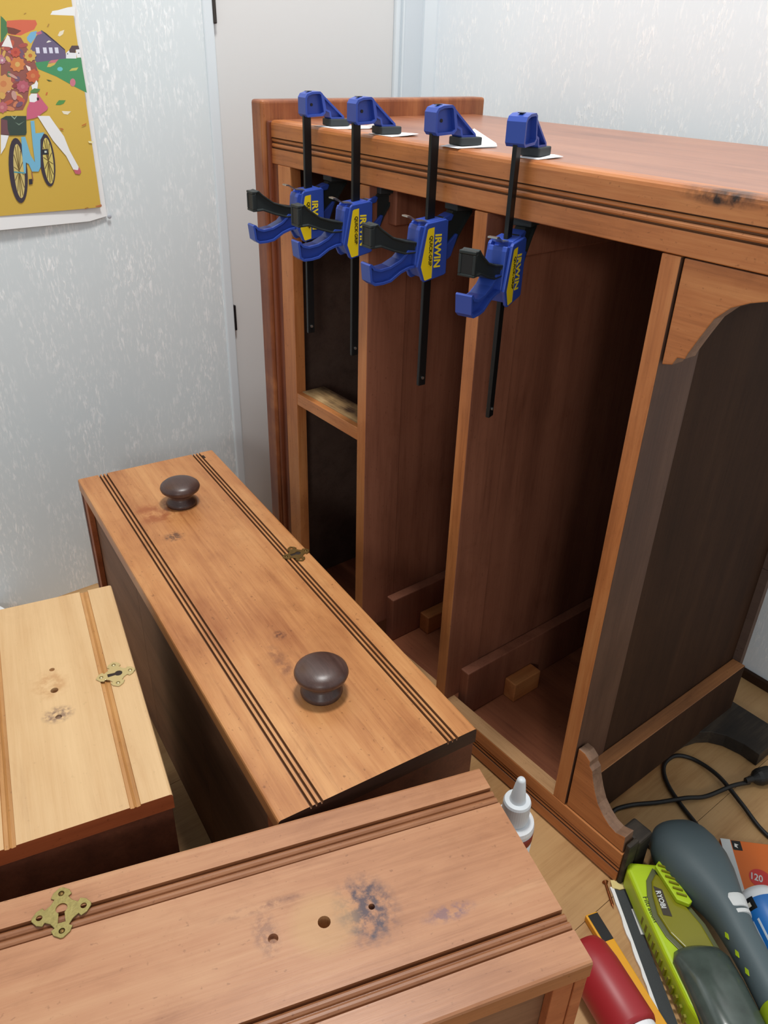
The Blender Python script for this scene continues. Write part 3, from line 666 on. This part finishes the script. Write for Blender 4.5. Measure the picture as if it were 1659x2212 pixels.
def drawer(label, corner, ex, L, Wd, front_mat, grooves, gd, side_mat, bead_mat=None, sgn=1, edge_mat=None, end_mat=None):
    ex = Vector((ex[0], ex[1], 0)).normalized(); ey = Vector((-ex.y, ex.x, 0))
    c = Vector((corner[0], corner[1], 0)) - ex*L/2 + ey*Wd/2*sgn
    root = empty('drawer', c, math.atan2(ex.y, ex.x)); tag(root, label, 'drawer', 'drawers standing with their fronts up')
    hw = Wd/2
    # front board: moulded profile in (y, z) run along x
    P = [(-hw, -FTK), (-hw, -.003), (-hw+.0009, -.0008), (-hw+.003, 0)]
    G = sorted(grooves)
    for (a, kind) in G:
        if kind == 'v':
            P += [(a-.0016, 0), (a-.0007, -gd), (a+.0007, -gd), (a+.0016, 0)]
        elif kind == 'V':
            P += [(a-.0024, 0), (a-.0008, -gd), (a+.0008, -gd), (a+.0020, -.0004)]
        elif kind == 'r':      # sunk band with two round reeds
            P += [(a-.0100, 0), (a-.0096, -gd*.9), (a-.0082, -gd)]
            for c in (-.0044, .0040):
                P += [(a+c+.0038*math.cos(math.pi*(1-k/5)), -gd+gd*.86*math.sin(math.pi*k/5)) for k in range(6)]
            P += [(a+.0080, -gd), (a+.0084, -gd*2.0), (a+.0094, -gd*2.0), (a+.0100, 0)]
        elif kind == 'h':      # shallow hollow
            P += [(a-.0055, 0), (a-.0050, -gd), (a-.0015, -gd*1.3), (a, -gd*.6), (a+.0015, -gd*1.3), (a+.0050, -gd), (a+.0055, 0)]
    P += [(hw-.003, 0), (hw-.0009, -.0008), (hw, -.003), (hw, -FTK)]
    bm = bmesh.new()
    prism(bm, P, -L/2, L/2, YZ)
    if bead_mat:
        bmesh.ops.recalc_face_normals(bm, faces=bm.faces)
        for f in bm.faces:
            cz = f.calc_center_median()
            if abs(f.normal.x) < .5 and cz.z > -.008 and cz.z < -.0002 and abs(cz.y) < hw-.004: f.material_index = 1
    bmesh.ops.recalc_face_normals(bm, faces=bm.faces)
    for f in bm.faces:
        cz = f.calc_center_median()
        if not bead_mat and abs(f.normal.x) < .5 and cz.z > -.012 and cz.z < -gd*.40 and abs(cz.y) < hw-.004: f.material_index = 1
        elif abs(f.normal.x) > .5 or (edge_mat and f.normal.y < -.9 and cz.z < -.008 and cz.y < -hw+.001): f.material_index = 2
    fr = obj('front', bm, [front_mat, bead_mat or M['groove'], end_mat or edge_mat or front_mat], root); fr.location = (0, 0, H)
    zt = H-FTK-.0005
    si = [(-L/2+.001, -L/2+.013), (L/2-.013, L/2-.001)]
    for a, b_ in si: obj('side', B(a, b_, -hw+.001, hw-.002, 0, zt), side_mat, root, bevel=.0008)
    obj('back', B(-L/2+.0135, L/2-.0135, -hw+.020, hw-.016, 0, .012), side_mat, root)
    n = 3 if L > .5 else 2
    for k in range(n):
        w = (L-.027)/n; a = -L/2+.0135+k*w
        obj('bottom_panel', B(a+.0004, a+w-.0004, -hw+.012, -hw+.0195, .0005, zt-.0003), M['drawer_bottom'], root)
    for a, b_ in ((-L/2+.0135, -L/2+.034), (L/2-.034, L/2-.0135)):
        obj('runner_strip', B(a, b_, -hw+.002, -hw+.0115, .0005, zt-.0003), M['drawer_edge'], root, bevel=.0008)
    return root, fr, hw

def drill(fr, spots):
    cut = []
    for x, y, r, d in spots:
        cb = bmesh.new(); lathe(cb, [(0, -d), (r*.8, -d), (r, -d*.6), (r, .004), (0, .004)], 16, Matrix.Translation((x, y, H)))
        o = obj('cutter', cb, M['hole']); o.parent = fr.parent; cut.append(o)
    bpy.context.view_layer.update()
    boolean_cut(fr, cut)

tri = lambda c, d=.0058: [(c-d, 'v'), (c, 'v'), (c+d, 'v')]
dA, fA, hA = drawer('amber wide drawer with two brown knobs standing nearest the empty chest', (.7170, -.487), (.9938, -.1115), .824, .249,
                    M['frontA'], tri(-.1245+.043, .0062)+tri(.1245-.034, .0060), .0040, M['drawer_dark'], end_mat=M['end_shade'])
knob(dA, .270, -.001, H); knob(dA, -.245, .006, H)
escutcheon(dA, -.012, .104, H+.0003, .044, M['brass_dark'], .0, holes_bright=False, key_shade=True)
obj('lock_slot', B(-.398, -.386, .098, .1015, H-.001, H+.0003), M['hole'], dA)

dB, fB, hB_ = drawer('pale narrow half drawer with a single empty knob hole at the left', (.623, -.556), (.975, -.222), .398, .189,
                     M['frontB'], [(.0945-.0375, 'h'), (-.0945+.0345, 'h')], .0019, M['drawer_dark'], M['frontB_bead'], sgn=-1, edge_mat=M['edge_red'])
# frame note: local +y points to the drawer's own top edge
drill(fB, [(.199-.207, -.0, .0045, .014), (.199-.246+.0, .001, .0032, .006), (.199-.160, .0, .0036, .003)])
escutcheon(dB, .199-.206, .0945-.024, H+.0002, .046, M['brass_bright'], 0, holes_bright=True, key_shade=True)

dC, fC, hC = drawer('wide pinkish drawer with inky stains and a bare knob hole in the foreground', (.782, -.276), (.31, .951), .816, .2235,
                    M['frontC'], [(.11175-.0385, 'r'), (-.11175+.0410, 'r')], .0036, M['drawer_edge'], M['frontC_bead'], edge_mat=M['edge_brown'])
dC.location = Vector((.782, -.276, 0)) - Vector((.31, .951, 0)).normalized()*.408 - Vector((-.951, .31, 0)).normalized()*.1172
drill(fC, [(.201, -.002, .0058, .018), (.155, -.002, .0046, .006), (.2455, -.002, .0030, .008)])
escutcheon(dC, -.016, .082, H+.0003, .050, M['brass'], .0, holes_bright=False)

# ------------------------------------------------------------ bar clamps
def make_clamp():
    root = empty('bar_clamp')
    bm = B(-.0028, .0028, -.0062, .0062, -.3193, .034)
    bar = obj('bar', bm, M['bar'], root, bevel=.0008)
    pb = bmesh.new(); lathe(pb, [(0, -.0045), (.0022, -.0045), (.0022, .0045), (0, .0045)], 10, Matrix.Translation((0, 0, -.3075)) @ Matrix.Rotation(math.pi/2, 4, 'Y'))
    obj('stop_pin', pb, M['steel'], root)
    # fixed upper jaw
    hd = [(-.0078, .0165), (-.0078, .0385), (-.0045, .0435), (.004, .0462), (.0175, .0468), (.0215, .0440), (.0265, .0185), (.0215, .0140), (-.0040, .0125)]
    bm = bmesh.new(); ibeam(bm, hd, .0118, .0030, .0045)
    arm = [(.0225, .0435), (.0262, .0400), (.0590, .0135), (.0600, .0095), (.0370, .0095), (.0350, .0120), (.0335, .0185), (.0262, .0215)]
    ibeam(bm, arm, .0100, .0026, .0035)
    hj = obj('fixed_jaw', bm, M['blue'], root, bevel=.0010)
    obj('bar_slot', B(-.003, .003, -.001, .008, .0466, .0472), M['inkblack'], hj)
    obj('bolt', lathe(bmesh.new(), [(0, -.0052), (.0022, -.0052), (.0022, .0052), (0, .0052)], 12, Matrix.Translation((.004, 0, .029)) @ Matrix.Translation((-.004, .006, 0)) @ Matrix.Rotation(math.pi/2, 4, 'Y')), M['inkblack'], hj)
    obj('pad', B(-.0134, .0134, .034, .068, 0, .0098), M['rubber'], root, bevel=.0015)
    # sliding body: core, two side plates, lower jaw
    plate = [(-.0185, -.0925), (-.0155, -.0895), (.0150, -.0862), (.0190, -.0885), (.0198, -.1566), (.0165, -.1585), (-.0165, -.1650), (-.0205, -.1620), (-.0295, -.1437), (-.0290, -.1405)]
    bm = bmesh.new()
    prism(bm, [(-.026, -.098), (-.0235, -.0925), (-.010, -.0955), (-.010, -.0885), (.012, -.0855), (.017, -.089), (.0185, -.150), (-.017, -.160), (-.030, -.142)], -.0125, .0125, YZ)
    prism(bm, [(.015, -.0870), (.030, -.0815), (.034, -.0835), (.031, -.0905), (.015, -.0930)], -.0085, .0085, YZ)
    prism(bm, [(.018, -.128), (.041, -.1085), (.0445, -.1095), (.034, -.1370), (.030, -.1400), (.018, -.145)], -.0078, .0078, YZ)
    jaw = [(.014, -.0865), (.030, -.0835), (.0335, -.0790), (.066, -.0790), (.067, -.0830), (.058, -.094), (.046, -.112), (.036, -.132), (.020, -.150), (.014, -.150)]
    jb = bmesh.new(); ibeam(jb, jaw, .0070, .0030, .0040); obj('moving_jaw', jb, M['black'], root, bevel=.001)
    body = obj('sliding_body', bm, M['blue'], root, bevel=.0012)
    for s in (-1, 1):
        pb = bmesh.new(); prism(pb, plate, s*.0126, s*.0168, YZ); obj('side_plate', pb, M['blue'], body, bevel=.0012)
    obj('pad', B(-.0134, .0134, .034, .068, -.0788, -.0672), M['rubber'], root, bevel=.0015)
    # moulded blue grip under the black trigger
    grip = [(-.1010, -.1355), (-.0990, -.1338), (-.0960, -.1345), (-.0915, -.1395), (-.0830, -.1420), (-.0680, -.1400), (-.0520, -.1330), (-.0400, -.1220), (-.0260, -.1240), (-.0260, -.1455), (-.0370, -.1465), (-.0500, -.1505), (-.0660, -.1600), (-.0780, -.1620), (-.0915, -.1622), (-.0985, -.1570)]
    bm = bmesh.new(); ibeam(bm, grip, .0105, .0032, .0030)
    obj('grip', bm, M['blue'], root, bevel=.0010)
    trig = [(-.0965, -.0925), (-.0945, -.0865), (-.0890, -.0850), (-.0820, -.0915), (-.0640, -.1035), (-.0450, -.1095), (-.0260, -.1130), (-.0240, -.1270), (-.0450, -.1270), (-.0640, -.1215), (-.0830, -.1145), (-.0930, -.1150), (-.0975, -.1125)]
    bm = bmesh.new(); ibeam(bm, trig, .0108, .0026, .0082)
    tr = obj('trigger', bm, M['black'], root, bevel=.0010)
    fr = bmesh.new()
    for a in (-.0108, .0072): box(fr, a, a+.0036, -.1000, -.0930, -.1120, -.0900)
    box(fr, -.0108, .0108, -.1000, -.0930, -.0900, -.0862); box(fr, -.0108, .0108, -.1000, -.0930, -.1150, -.1118)
    obj('trigger_loop', fr, M['black'], tr, bevel=.0010)
    obj('loop_hole', B(-.0070, .0070, -.0990, -.0945, -.1116, -.0904), M['inkblack'], tr)
    rl = bmesh.new(); prism(rl, [(-.041, -.0800), (-.036, -.0800), (-.024, -.0870), (.004, -.0895), (.004, -.0910), (-.024, -.0885), (-.036, -.0818), (-.041, -.0818)], -.0062, .0062, YZ)
    obj('release_lever', rl, M['steel'], root)
    # printed side label
    put = lambda u, v, h: (.0168 + h, u, v)
    lab = decal('label', [((246, 216, 30), [(-.0130, -.0960), (-.0045, -.0948), (-.0050, -.1603), (-.0155, -.1625), (-.0170, -.1615), (-.0235, -.1440), (-.0230, -.1415), (-.0148, -.0975)]),
                          ((200, 176, 120), [(-.0046, -.0948), (-.0040, -.0947), (-.0045, -.1602), (-.0051, -.1603)])], put, .0001, root)
    text_mesh('lettering', 'IRWIN', .0142, M['yellow_ink'], lab, (.01705, -.0018, -.1035), (0, 0, -1), (0, 1, 0), sx=1.06, bold=.0004)
    text_mesh('lettering', 'QUICK·GRIP', .0072, M['inkblack'], lab, (.0171, -.0112, -.1050), (0, 0, -1), (0, 1, 0), sx=.98, bold=.0001)
    return root
M['yellow_ink'] = plain('yellow_ink', (250, 222, 44), .45)
def copy_tree(o, parent=None):
    c = o.copy(); COL.objects.link(c)
    if parent: c.parent = parent
    for k in list(o.children): copy_tree(k, c)
    return c
clamp0 = make_clamp()
poses = [(.0699, -.0138, .0938, 'blue bar clamp nearest the corner, partly behind the next clamp'),
         (.2029, -.0193, .0829, 'blue bar clamp second from the corner, with its trigger across the first one'),
         (.3623, -.0149, .0694, 'blue bar clamp third from the corner, with its whole label in view'),
         (.5026, -.0130, -.3116, 'blue bar clamp farthest from the corner, turned with its handle to the viewer')]
for i, (x, y, a, lb) in enumerate(poses):
    c = clamp0 if i == 0 else copy_tree(clamp0)
    c.location = (x, y, .9512); c.rotation_euler = (0, 0, -a)
    tag(c, lb, 'clamp', 'bar clamps on the chest edge')

# paper scraps under the upper pads
def scrap(pts, label, lift):
    bm = bmesh.new(); n = len(pts)
    cx = sum(p[0] for p in pts)/n; cy = sum(p[1] for p in pts)/n
    c = bm.verts.new((cx, cy, .9503)); v = [bm.verts.new((x, y, .9503+z)) for (x, y), z in zip(pts, lift)]
    for i in range(n): bm.faces.new((c, v[i], v[(i+1) % n]))
    o = obj('paper_scrap', bm, M['paper']); sd = o.modifiers.new('thick', 'SOLIDIFY'); sd.thickness = .0003; sd.offset = 1
    tag(o, label, 'paper', 'paper scraps under the clamp pads')
scrap([(.058, .006), (.118, .008), (.128, .062), (.150, .075), (.120, .092), (.080, .075)], 'white paper scrap with a raised fold under the clamp nearest the corner', [0, 0, 0, .012, .003, 0])
scrap([(.190, .012), (.243, .012), (.244, .040), (.240, .064), (.222, .070), (.192, .066)], 'white paper scrap under the second clamp from the corner', [0, 0, .001, .002, .001, 0])
scrap([(.358, .0005), (.390, .001), (.400, .060), (.386, .072), (.345, .070), (.350, .030)], 'white paper scrap with a curled point under the third clamp from the corner', [0, 0, .001, .003, .017, .001])
scrap([(.486, .004), (.516, .010), (.514, .056), (.495, .062), (.470, .050)], 'white paper scrap under the clamp farthest from the corner', [0, 0, .001, .001, 0])

sv = obj('wood_shaving', tube(bmesh.new(), [(.482+.006*math.cos(t*.9)+.0012*t, .048+.006*math.sin(t*.9), .0222+.0010*t) for t in range(9)], .0011, 6, 4), M['raw_x'])
tag(sv, 'tiny curled wood shaving on the chest floor beside the middle rail', 'shaving')
# ------------------------------------------------------------ glue bottle
g = empty('glue_bottle', (.727, -.121, 0)); tag(g, 'white glue bottle with a pointed nozzle standing between two drawers and the chest', 'bottle')
g.rotation_euler = (0, .02, 0); g.scale = (1.04, 1.04, 1.05)
obj('body', lathe(bmesh.new(), [(0, 0), (.0265, 0), (.0285, .003), (.0285, .100), (.0285, .114), (.0272, .1195), (.0235, .122), (0, .1225)], 40), M['white'], g, smooth=False, bevel=0)
obj('label_band', lathe(bmesh.new(), [(.0287, .012), (.0287, .110), (.0284, .110), (.0284, .012)], 40), M['card_white'], g, smooth=True)
obj('label_stripe', lathe(bmesh.new(), [(.0289, .090), (.0289, .108), (.0286, .108), (.0286, .090)], 40), M['redlabel'], g, smooth=True)
bm = bmesh.new(); lathe(bm, [(.0, .1228), (.0182, .1228), (.0188, .126), (.0186, .156), (.0172, .1595), (.0112, .1600)], 36)
obj('collar', bm, M['white2'], g, smooth=False)
obj('nozzle', lathe(bmesh.new(), [(.0112, .1600), (.0105, .1625), (.0058, .1970), (.0045, .1995), (0, .2002)], 28), M['white2'], g, smooth=True)

# ------------------------------------------------------------ floor clutter
s = empty('screw', (.828, -.0105, .0027), math.atan2(-.019, .027)); s.scale = (1.25, 1.25, 1.25); tag(s, 'bronze wood screw lying on the floor beside the chest foot', 'screw')
RX = Matrix.Rotation(math.pi/2, 4, 'Y')
obj('head', lathe(bmesh.new(), [(0, 0), (.0032, 0), (.0038, .0006), (.0016, .0028), (0, .0028)], 14, RX), M['bronze'], s)
pr = [(0, .0026), (.0016, .0027), (.0016, .013)]
for k in range(13): pr += [(.0019, .0135+k*.0013), (.0012, .0141+k*.0013)]
pr += [(0, .034)]
obj('shank', lathe(bmesh.new(), pr, 10, RX), M['bronze'], s)

# abrasive strip with torn paper edge
st = empty('abrasive_strip', (.842, .000, 0), math.atan2(-.103, .157)); tag(st, 'long dark abrasive strip with a torn white edge and yellow tip beside the sander', 'abrasive strip')
bm = bmesh.new(); random.seed(3)
obj('backing', B(0, .30, -.0075, .0115, .0006, .0032), M['strip'], st, bevel=.0005)
pts = [(0.004, -.0072)]
for k in range(26):
    pts.append((.004+.296*k/25, -.0120+random.uniform(-.0012, .0012)))
pts.append((.30, -.0072))
prism(bm, pts, .0008, .0040, XY); obj('torn_edge', bm, M['paper'], st)
bm = bmesh.new(); prism(bm, [(-.006, -.009), (.006, -.010), (.010, .0), (.008, .012), (-.005, .009)], .0033, .0058, XY)
obj('tip', bm, M['cream'], st, bevel=.0006)
obj('tag', B(.040, .078, .0065, .0125, .0034, .0052), M['card_white'], st, bevel=.0005)
obj('end_patch', B(.232, .29, .003, .0118, .0034, .0056), M['cream'], st, bevel=.0006)

# yellow folding rule / level with black end
y = empty('yellow_bar', (.858, -.072, 0), math.atan2(-.043, .131)); tag(y, 'thin yellow bar with a black end panel lying beside the red bottle', 'bar'); y.location.y += .003
obj('body', B(-.006, .19, -.0155, .004, .0004, .012), M['yellow'], y, bevel=.0015)
obj('end_panel', B(-.004, .036, -.0125, .0032, .0118, .0128), M['inkblack'], y, bevel=.0006)

# red bottle lying down
rb = empty('squeeze_bottle', (.884, -.136, .0335)); rb.rotation_euler = (0, 0, math.atan2(-.030, .10)); tag(rb, 'red squeeze bottle with a white cap lying beside the foreground drawer', 'bottle')
obj('body', lathe(bmesh.new(), [(0, -.006), (.018, -.0055), (.026, -.002), (.0310, .008), (.0330, .03), (.0330, .105), (.031, .110), (0, .110)], 36, RX), M['red'], rb, smooth=True)
obj('cap', lathe(bmesh.new(), [(0, .1105), (.0285, .1105), (.0285, .148), (.0265, .151), (0, .151)], 32, RX), M['white'], rb, bevel=.001)

# white sheet by the left wall
pp = empty('white_paper', (-.245, -.59, 0), .35)
obj('sheet', B(-.06, .05, -.10, .075, .0004, .0410), M['paper'], pp, bevel=.001)
tag(pp, 'white paper block on the floor against the left wall behind the pale drawer', 'paper')

# orange sandpaper pack
op = empty('sandpaper_pack', (.891, .192, 0), math.atan2(-.068, .067)); tag(op, 'orange and white sandpaper pack lying flat behind the sander', 'sandpaper')
obj('sleeve', B(0, .098, 0, .09, .0004, .006), M['orange'], op, bevel=.0008)
obj('white_side', B(.0, .097, -.0, .0145, .0061, .0068), M['card_white'], op)
sq = [((22, 20, 20), [(.001, .0160), (.018, .0160), (.018, .0300), (.001, .0300)]), ((236, 232, 226), [(.006, .020), (.012, .019), (.0145, .024), (.010, .0225), (.008, .026)]),
      ((206, 52, 46), [(.064+.0165*math.cos(t*math.pi/14), .044+.0165*math.sin(t*math.pi/14)) for t in range(28)])]
lb = decal('logo', sq[:2], lambda u, v, h: (u, v, .0062+h), .0001, op); decal('grade_disc', sq[2:], lambda u, v, h: (u, v, .0062+h), .0001, op)
text_mesh('lettering', '120', .017, M['card_white'], op, (.064, .0455, .0067), (1, -.25, 0), (.25, 1, 0), sx=.8, bold=.0003) if 0 else text_mesh('lettering', '120', .0165, M['card_white'], op, (.0655, .0275, .0066), (.25, .97, 0), (-.97, .25, 0), sx=.75, bold=.0003)

# white bottle with blue label, lying down
bb = empty('lying_bottle', (.986, .121, .0312)); bb.scale = (1, 1.28, 1.28); bb.rotation_euler = (0, 0, math.atan2(-.56, .83)); tag(bb, 'white bottle with a blue label lying beside the sander handle', 'bottle')
obj('body', lathe(bmesh.new(), [(0, -.012), (.012, -.0105), (.020, -.005), (.0235, .004), (.0235, .12), (0, .12)], 36, RX), M['white'], bb, smooth=True)
obj('label_band', lathe(bmesh.new(), [(.0238, .012), (.0238, .116), (.0236, .116), (.0236, .012)], 36, RX), M['bluelabel'], bb, smooth=True)
tq = Matrix.Rotation(math.radians(0), 4, 'X')
def wrap(u, v, h):
    r = .0239+h; a = v/.0238; return (u, -r*math.sin(a)*-1, r*math.cos(a))
def bent(u0, u1, v0, v1, c, n=6):
    return [(c, [(u0, v0+(v1-v0)*k/n), (u1, v0+(v1-v0)*k/n), (u1, v0+(v1-v0)*(k+1)/n), (u0, v0+(v1-v0)*(k+1)/n)]) for k in range(n)]
decal('logo', bent(.010, .027, -.032, -.016, (20, 20, 22)) + bent(.016, .022, -.026, -.021, (232, 226, 210), 2) , wrap, .00003, bb)
for v0, v1 in ((-.022, -.0195), (-.030, -.0265)): decal('text_line', bent(.040, .110, v0, v1, (214, 226, 238), 2), wrap, .0004, bb)

# black power cord with plug
cd = empty('power_cord', (0, 0, 0)); tag(cd, 'black power cord looped on the floor under the chest leg end', 'cord')
z = .0040
obj('cable', tube(bmesh.new(), [(.905, .140, .030), (.893, .158, z+.012), (.880, .176, z), (.8500, .188, z), (.816, .200, z), (.782, .216, z), (.758, .236, z), (.747, .258, z), (.750, .286, z), (.775, .303, z), (.821, .300, z+.004), (.876, .279, z+.004), (.922, .262, z), (.96, .262, z), (1.05, .29, z)], .0036), M['cord'], cd, smooth=True)
obj('cable', tube(bmesh.new(), [(.868, .082, .014), (.853, .086, .008), (.838, .0815+.012, z), (.810, .090, z), (.780, .0805+.006, z), (.762, .092, z), (.757, .106, z), (.768, .136, z), (.790, .172, z+.001), (.815, .212, z+.007), (.832, .246, z+.003), (.848, .296, z+.008), (.860, .330, z+.004)], .0036), M['cord'], cd, smooth=True)
pl = bmesh.new()
PM = Matrix.Translation((.8575, .326, .014)) @ Matrix.Rotation(math.atan2(.024, .009), 4, 'Z') @ RX
lathe(pl, [(0, -.004), (.0048, -.004), (.0055, .010), (.0125, .018), (.0145, .024), (.0145, .044), (.012, .048), (0, .048)], 20, PM)
obj('plug', pl, M['cord'], cd, smooth=False, bevel=.0006)

# ------------------------------------------------------------ sander
U = Vector((.822, -.569, 0)); 
sa = empty('sander', (.884, .103, 0), math.atan2(-.569, .822)); tag(sa, 'lime green and grey palm sander lying on the floor by the chest foot', 'sander')
def ringz(u, v, z, hw, hh, n=28, p=2.4):
    r = []
    for k in range(n):
        t = 2*math.pi*k/n; c, s_ = math.cos(t), math.sin(t)
        r.append((u, v+hw*math.copysign(abs(c)**(2/p), c), z+hh*math.copysign(abs(s_)**(2/p), s_)))
    return r
secs = [(-.036, -.012, .050, .010, .008), (-.034, -.012, .050, .021, .018), (-.027, -.013, .050, .034, .028), (-.014, -.013, .051, .043, .036), (.005, -.011, .052, .0480, .041), (.030, -.008, .054, .0490, .042), (.055, -.004, .056, .044, .039), (.080, .001, .058, .035, .035),
        (.100, .004, .060, .028, .031), (.120, .006, .061, .0235, .027), (.150, .008, .062, .0210, .024), (.190, .012, .062, .0205, .0235), (.225, .015, .061, .0215, .0235), (.245, .017, .060, .0220, .024)]
bm = bmesh.new(); loft(bm, [ringz(*q) for q in secs]); obj('grip_body', bm, M['grey'], sa, smooth=True)
bm = bmesh.new(); loft(bm, [ringz(u, v, zz, a, b_) for u, v, zz, a, b_ in ((.232, .0165, .060, .0232, .0255), (.255, .019, .060, .026, .028), (.30, .021, .058, .028, .029), (.34, .022, .056, .028, .029), (.346, .022, .056, .020, .02))])
obj('handle_end', bm, M['lime'], sa, smooth=True)
bm = bmesh.new(); loft(bm, [ringz(.232, .026, .074, .012, .010), ringz(.262, .028, .076, .013, .0115)]); obj('switch_ring', bm, M['lime'], sa, bevel=.002)
# lime dust box
boxp = [(.016, -.098), (.022, -.052), (.040, -.040), (.075, -.036), (.118, -.024), (.150, -.016), (.20, -.012), (.27, -.008), (.28, -.020), (.275, -.070), (.215, -.087), (.150, -.094), (.080, -.100), (.030, -.103)]
bm = bmesh.new(); prism(bm, boxp, .0065, .0450, XY); obj('dust_box', bm, M['lime'], sa, bevel=.006, seg=3)
win = [(.040, -.066), (.050, -.056), (.090, -.042), (.118, -.031), (.150, -.026), (.158, -.030), (.160, -.050), (.148, -.066), (.128, -.078), (.100, -.085), (.072, -.082), (.052, -.076)]
bm = bmesh.new(); prism(bm, win, .0452, .0500, XY); dome = obj('dust_window', bm, M['lime2'], sa, bevel=.0025, seg=3)
ring = inset(win, -.007)
bm = bmesh.new(); prism(bm, ring, .0451, .0468, XY); obj('window_rim', bm, M['olive'], sa, bevel=.0008)
bd = decal('badge', [((60, 52, 40), [(.060, -.077), (.103, -.0785), (.106, -.067), (.066, -.0665)])], lambda u, v, h: (u, v, .0503+h), .0002, sa)
text_mesh('lettering', 'RYOBI', .0098, M['card_white'], bd, (.0675, -.0765, .0508), (1, -.03, 0), (.03, 1, 0), sx=.95, bold=.0002)
text_mesh('lettering', 'Filtration', .0105, M['inkblack'], sa, (.072, -.0955, .0452), (1, .07, 0), (-.07, 1, 0), sx=1.0)
vb = bmesh.new(); box(vb, .030, .092, -.060, -.036, .052, .058)
vn = bmesh.new(); prism(vn, [(.026, -.058), (.034, -.050), (.090, -.034), (.094, -.040), (.086, -.0545), (.034, -.066)], .050, .058, XY)
vent = obj('vent', vn, M['lime'], sa, bevel=.0012)
for k in range(6):
    a = .034 + k*.0088
    rb_ = bmesh.new(); q0 = Vector((a, -.0625+k*.0021)); q1 = q0 + Vector((.0050, .0120))
    prism(rb_, [(q0.x-.001, q0.y), (q1.x-.001, q1.y), (q1.x+.0012, q1.y), (q0.x+.0012, q0.y)], .0581, .0610, XY); obj('rib', rb_, M['lime2'], vent)
bm = bmesh.new(); loft(bm, [ringz(.146, -.050, .040, .020, .010), ringz(.152, -.050, .042, .032, .016), ringz(.165, -.050, .044, .038, .021), ringz(.20, -.046, .045, .038, .024), ringz(.25, -.042, .044, .038, .025), ringz(.285, -.040, .042, .034, .024), ringz(.293, -.04, .042, .024, .016)])
obj('dust_canister', bm, M['smoke'], sa, smooth=True)
for k, (a, v) in enumerate(((.146, -.0132), (.170, -.0103), (.193, -.0080))):
    db = bmesh.new(); prism(db, [(-.0055, 0), (0, .0032), (.0055, 0), (0, -.0032)], -.0006, .0006, XZ)
    bmesh.ops.transform(db, matrix=Matrix.Translation((a, v, .0690)) @ Matrix.Rotation(math.radians(-18), 4, 'X'), verts=db.verts)
    obj('diamond', db, M['lime'], sa)
bm = bmesh.new(); loft(bm, [ringz(.100, .0105, .0645, .0205, .0275), ringz(.106, .011, .0645, .0205, .0275), ringz(.118, .012, .0645, .0178, .0255)])
obj('label_plate', bm, M['card_white'], sa, bevel=.0015)
bm = bmesh.new(); loft(bm, [ringz(.1215, .0125, .0640, .0172, .0253), ringz(.1265, .0125, .0640, .0168, .0248)])
obj('label_plate', bm, M['card_white'], sa)
pts = [(.020+.20*k/17, -.1015+.0006*k) for k in range(18)]
tb = bmesh.new()
for (u, v) in pts[4:]:
    box(tb, u, u+.004, v-.0012, v+.002, .016, .030)
obj('side_slots', tb, M['lime2'], sa)['kind'] = 'stuff'
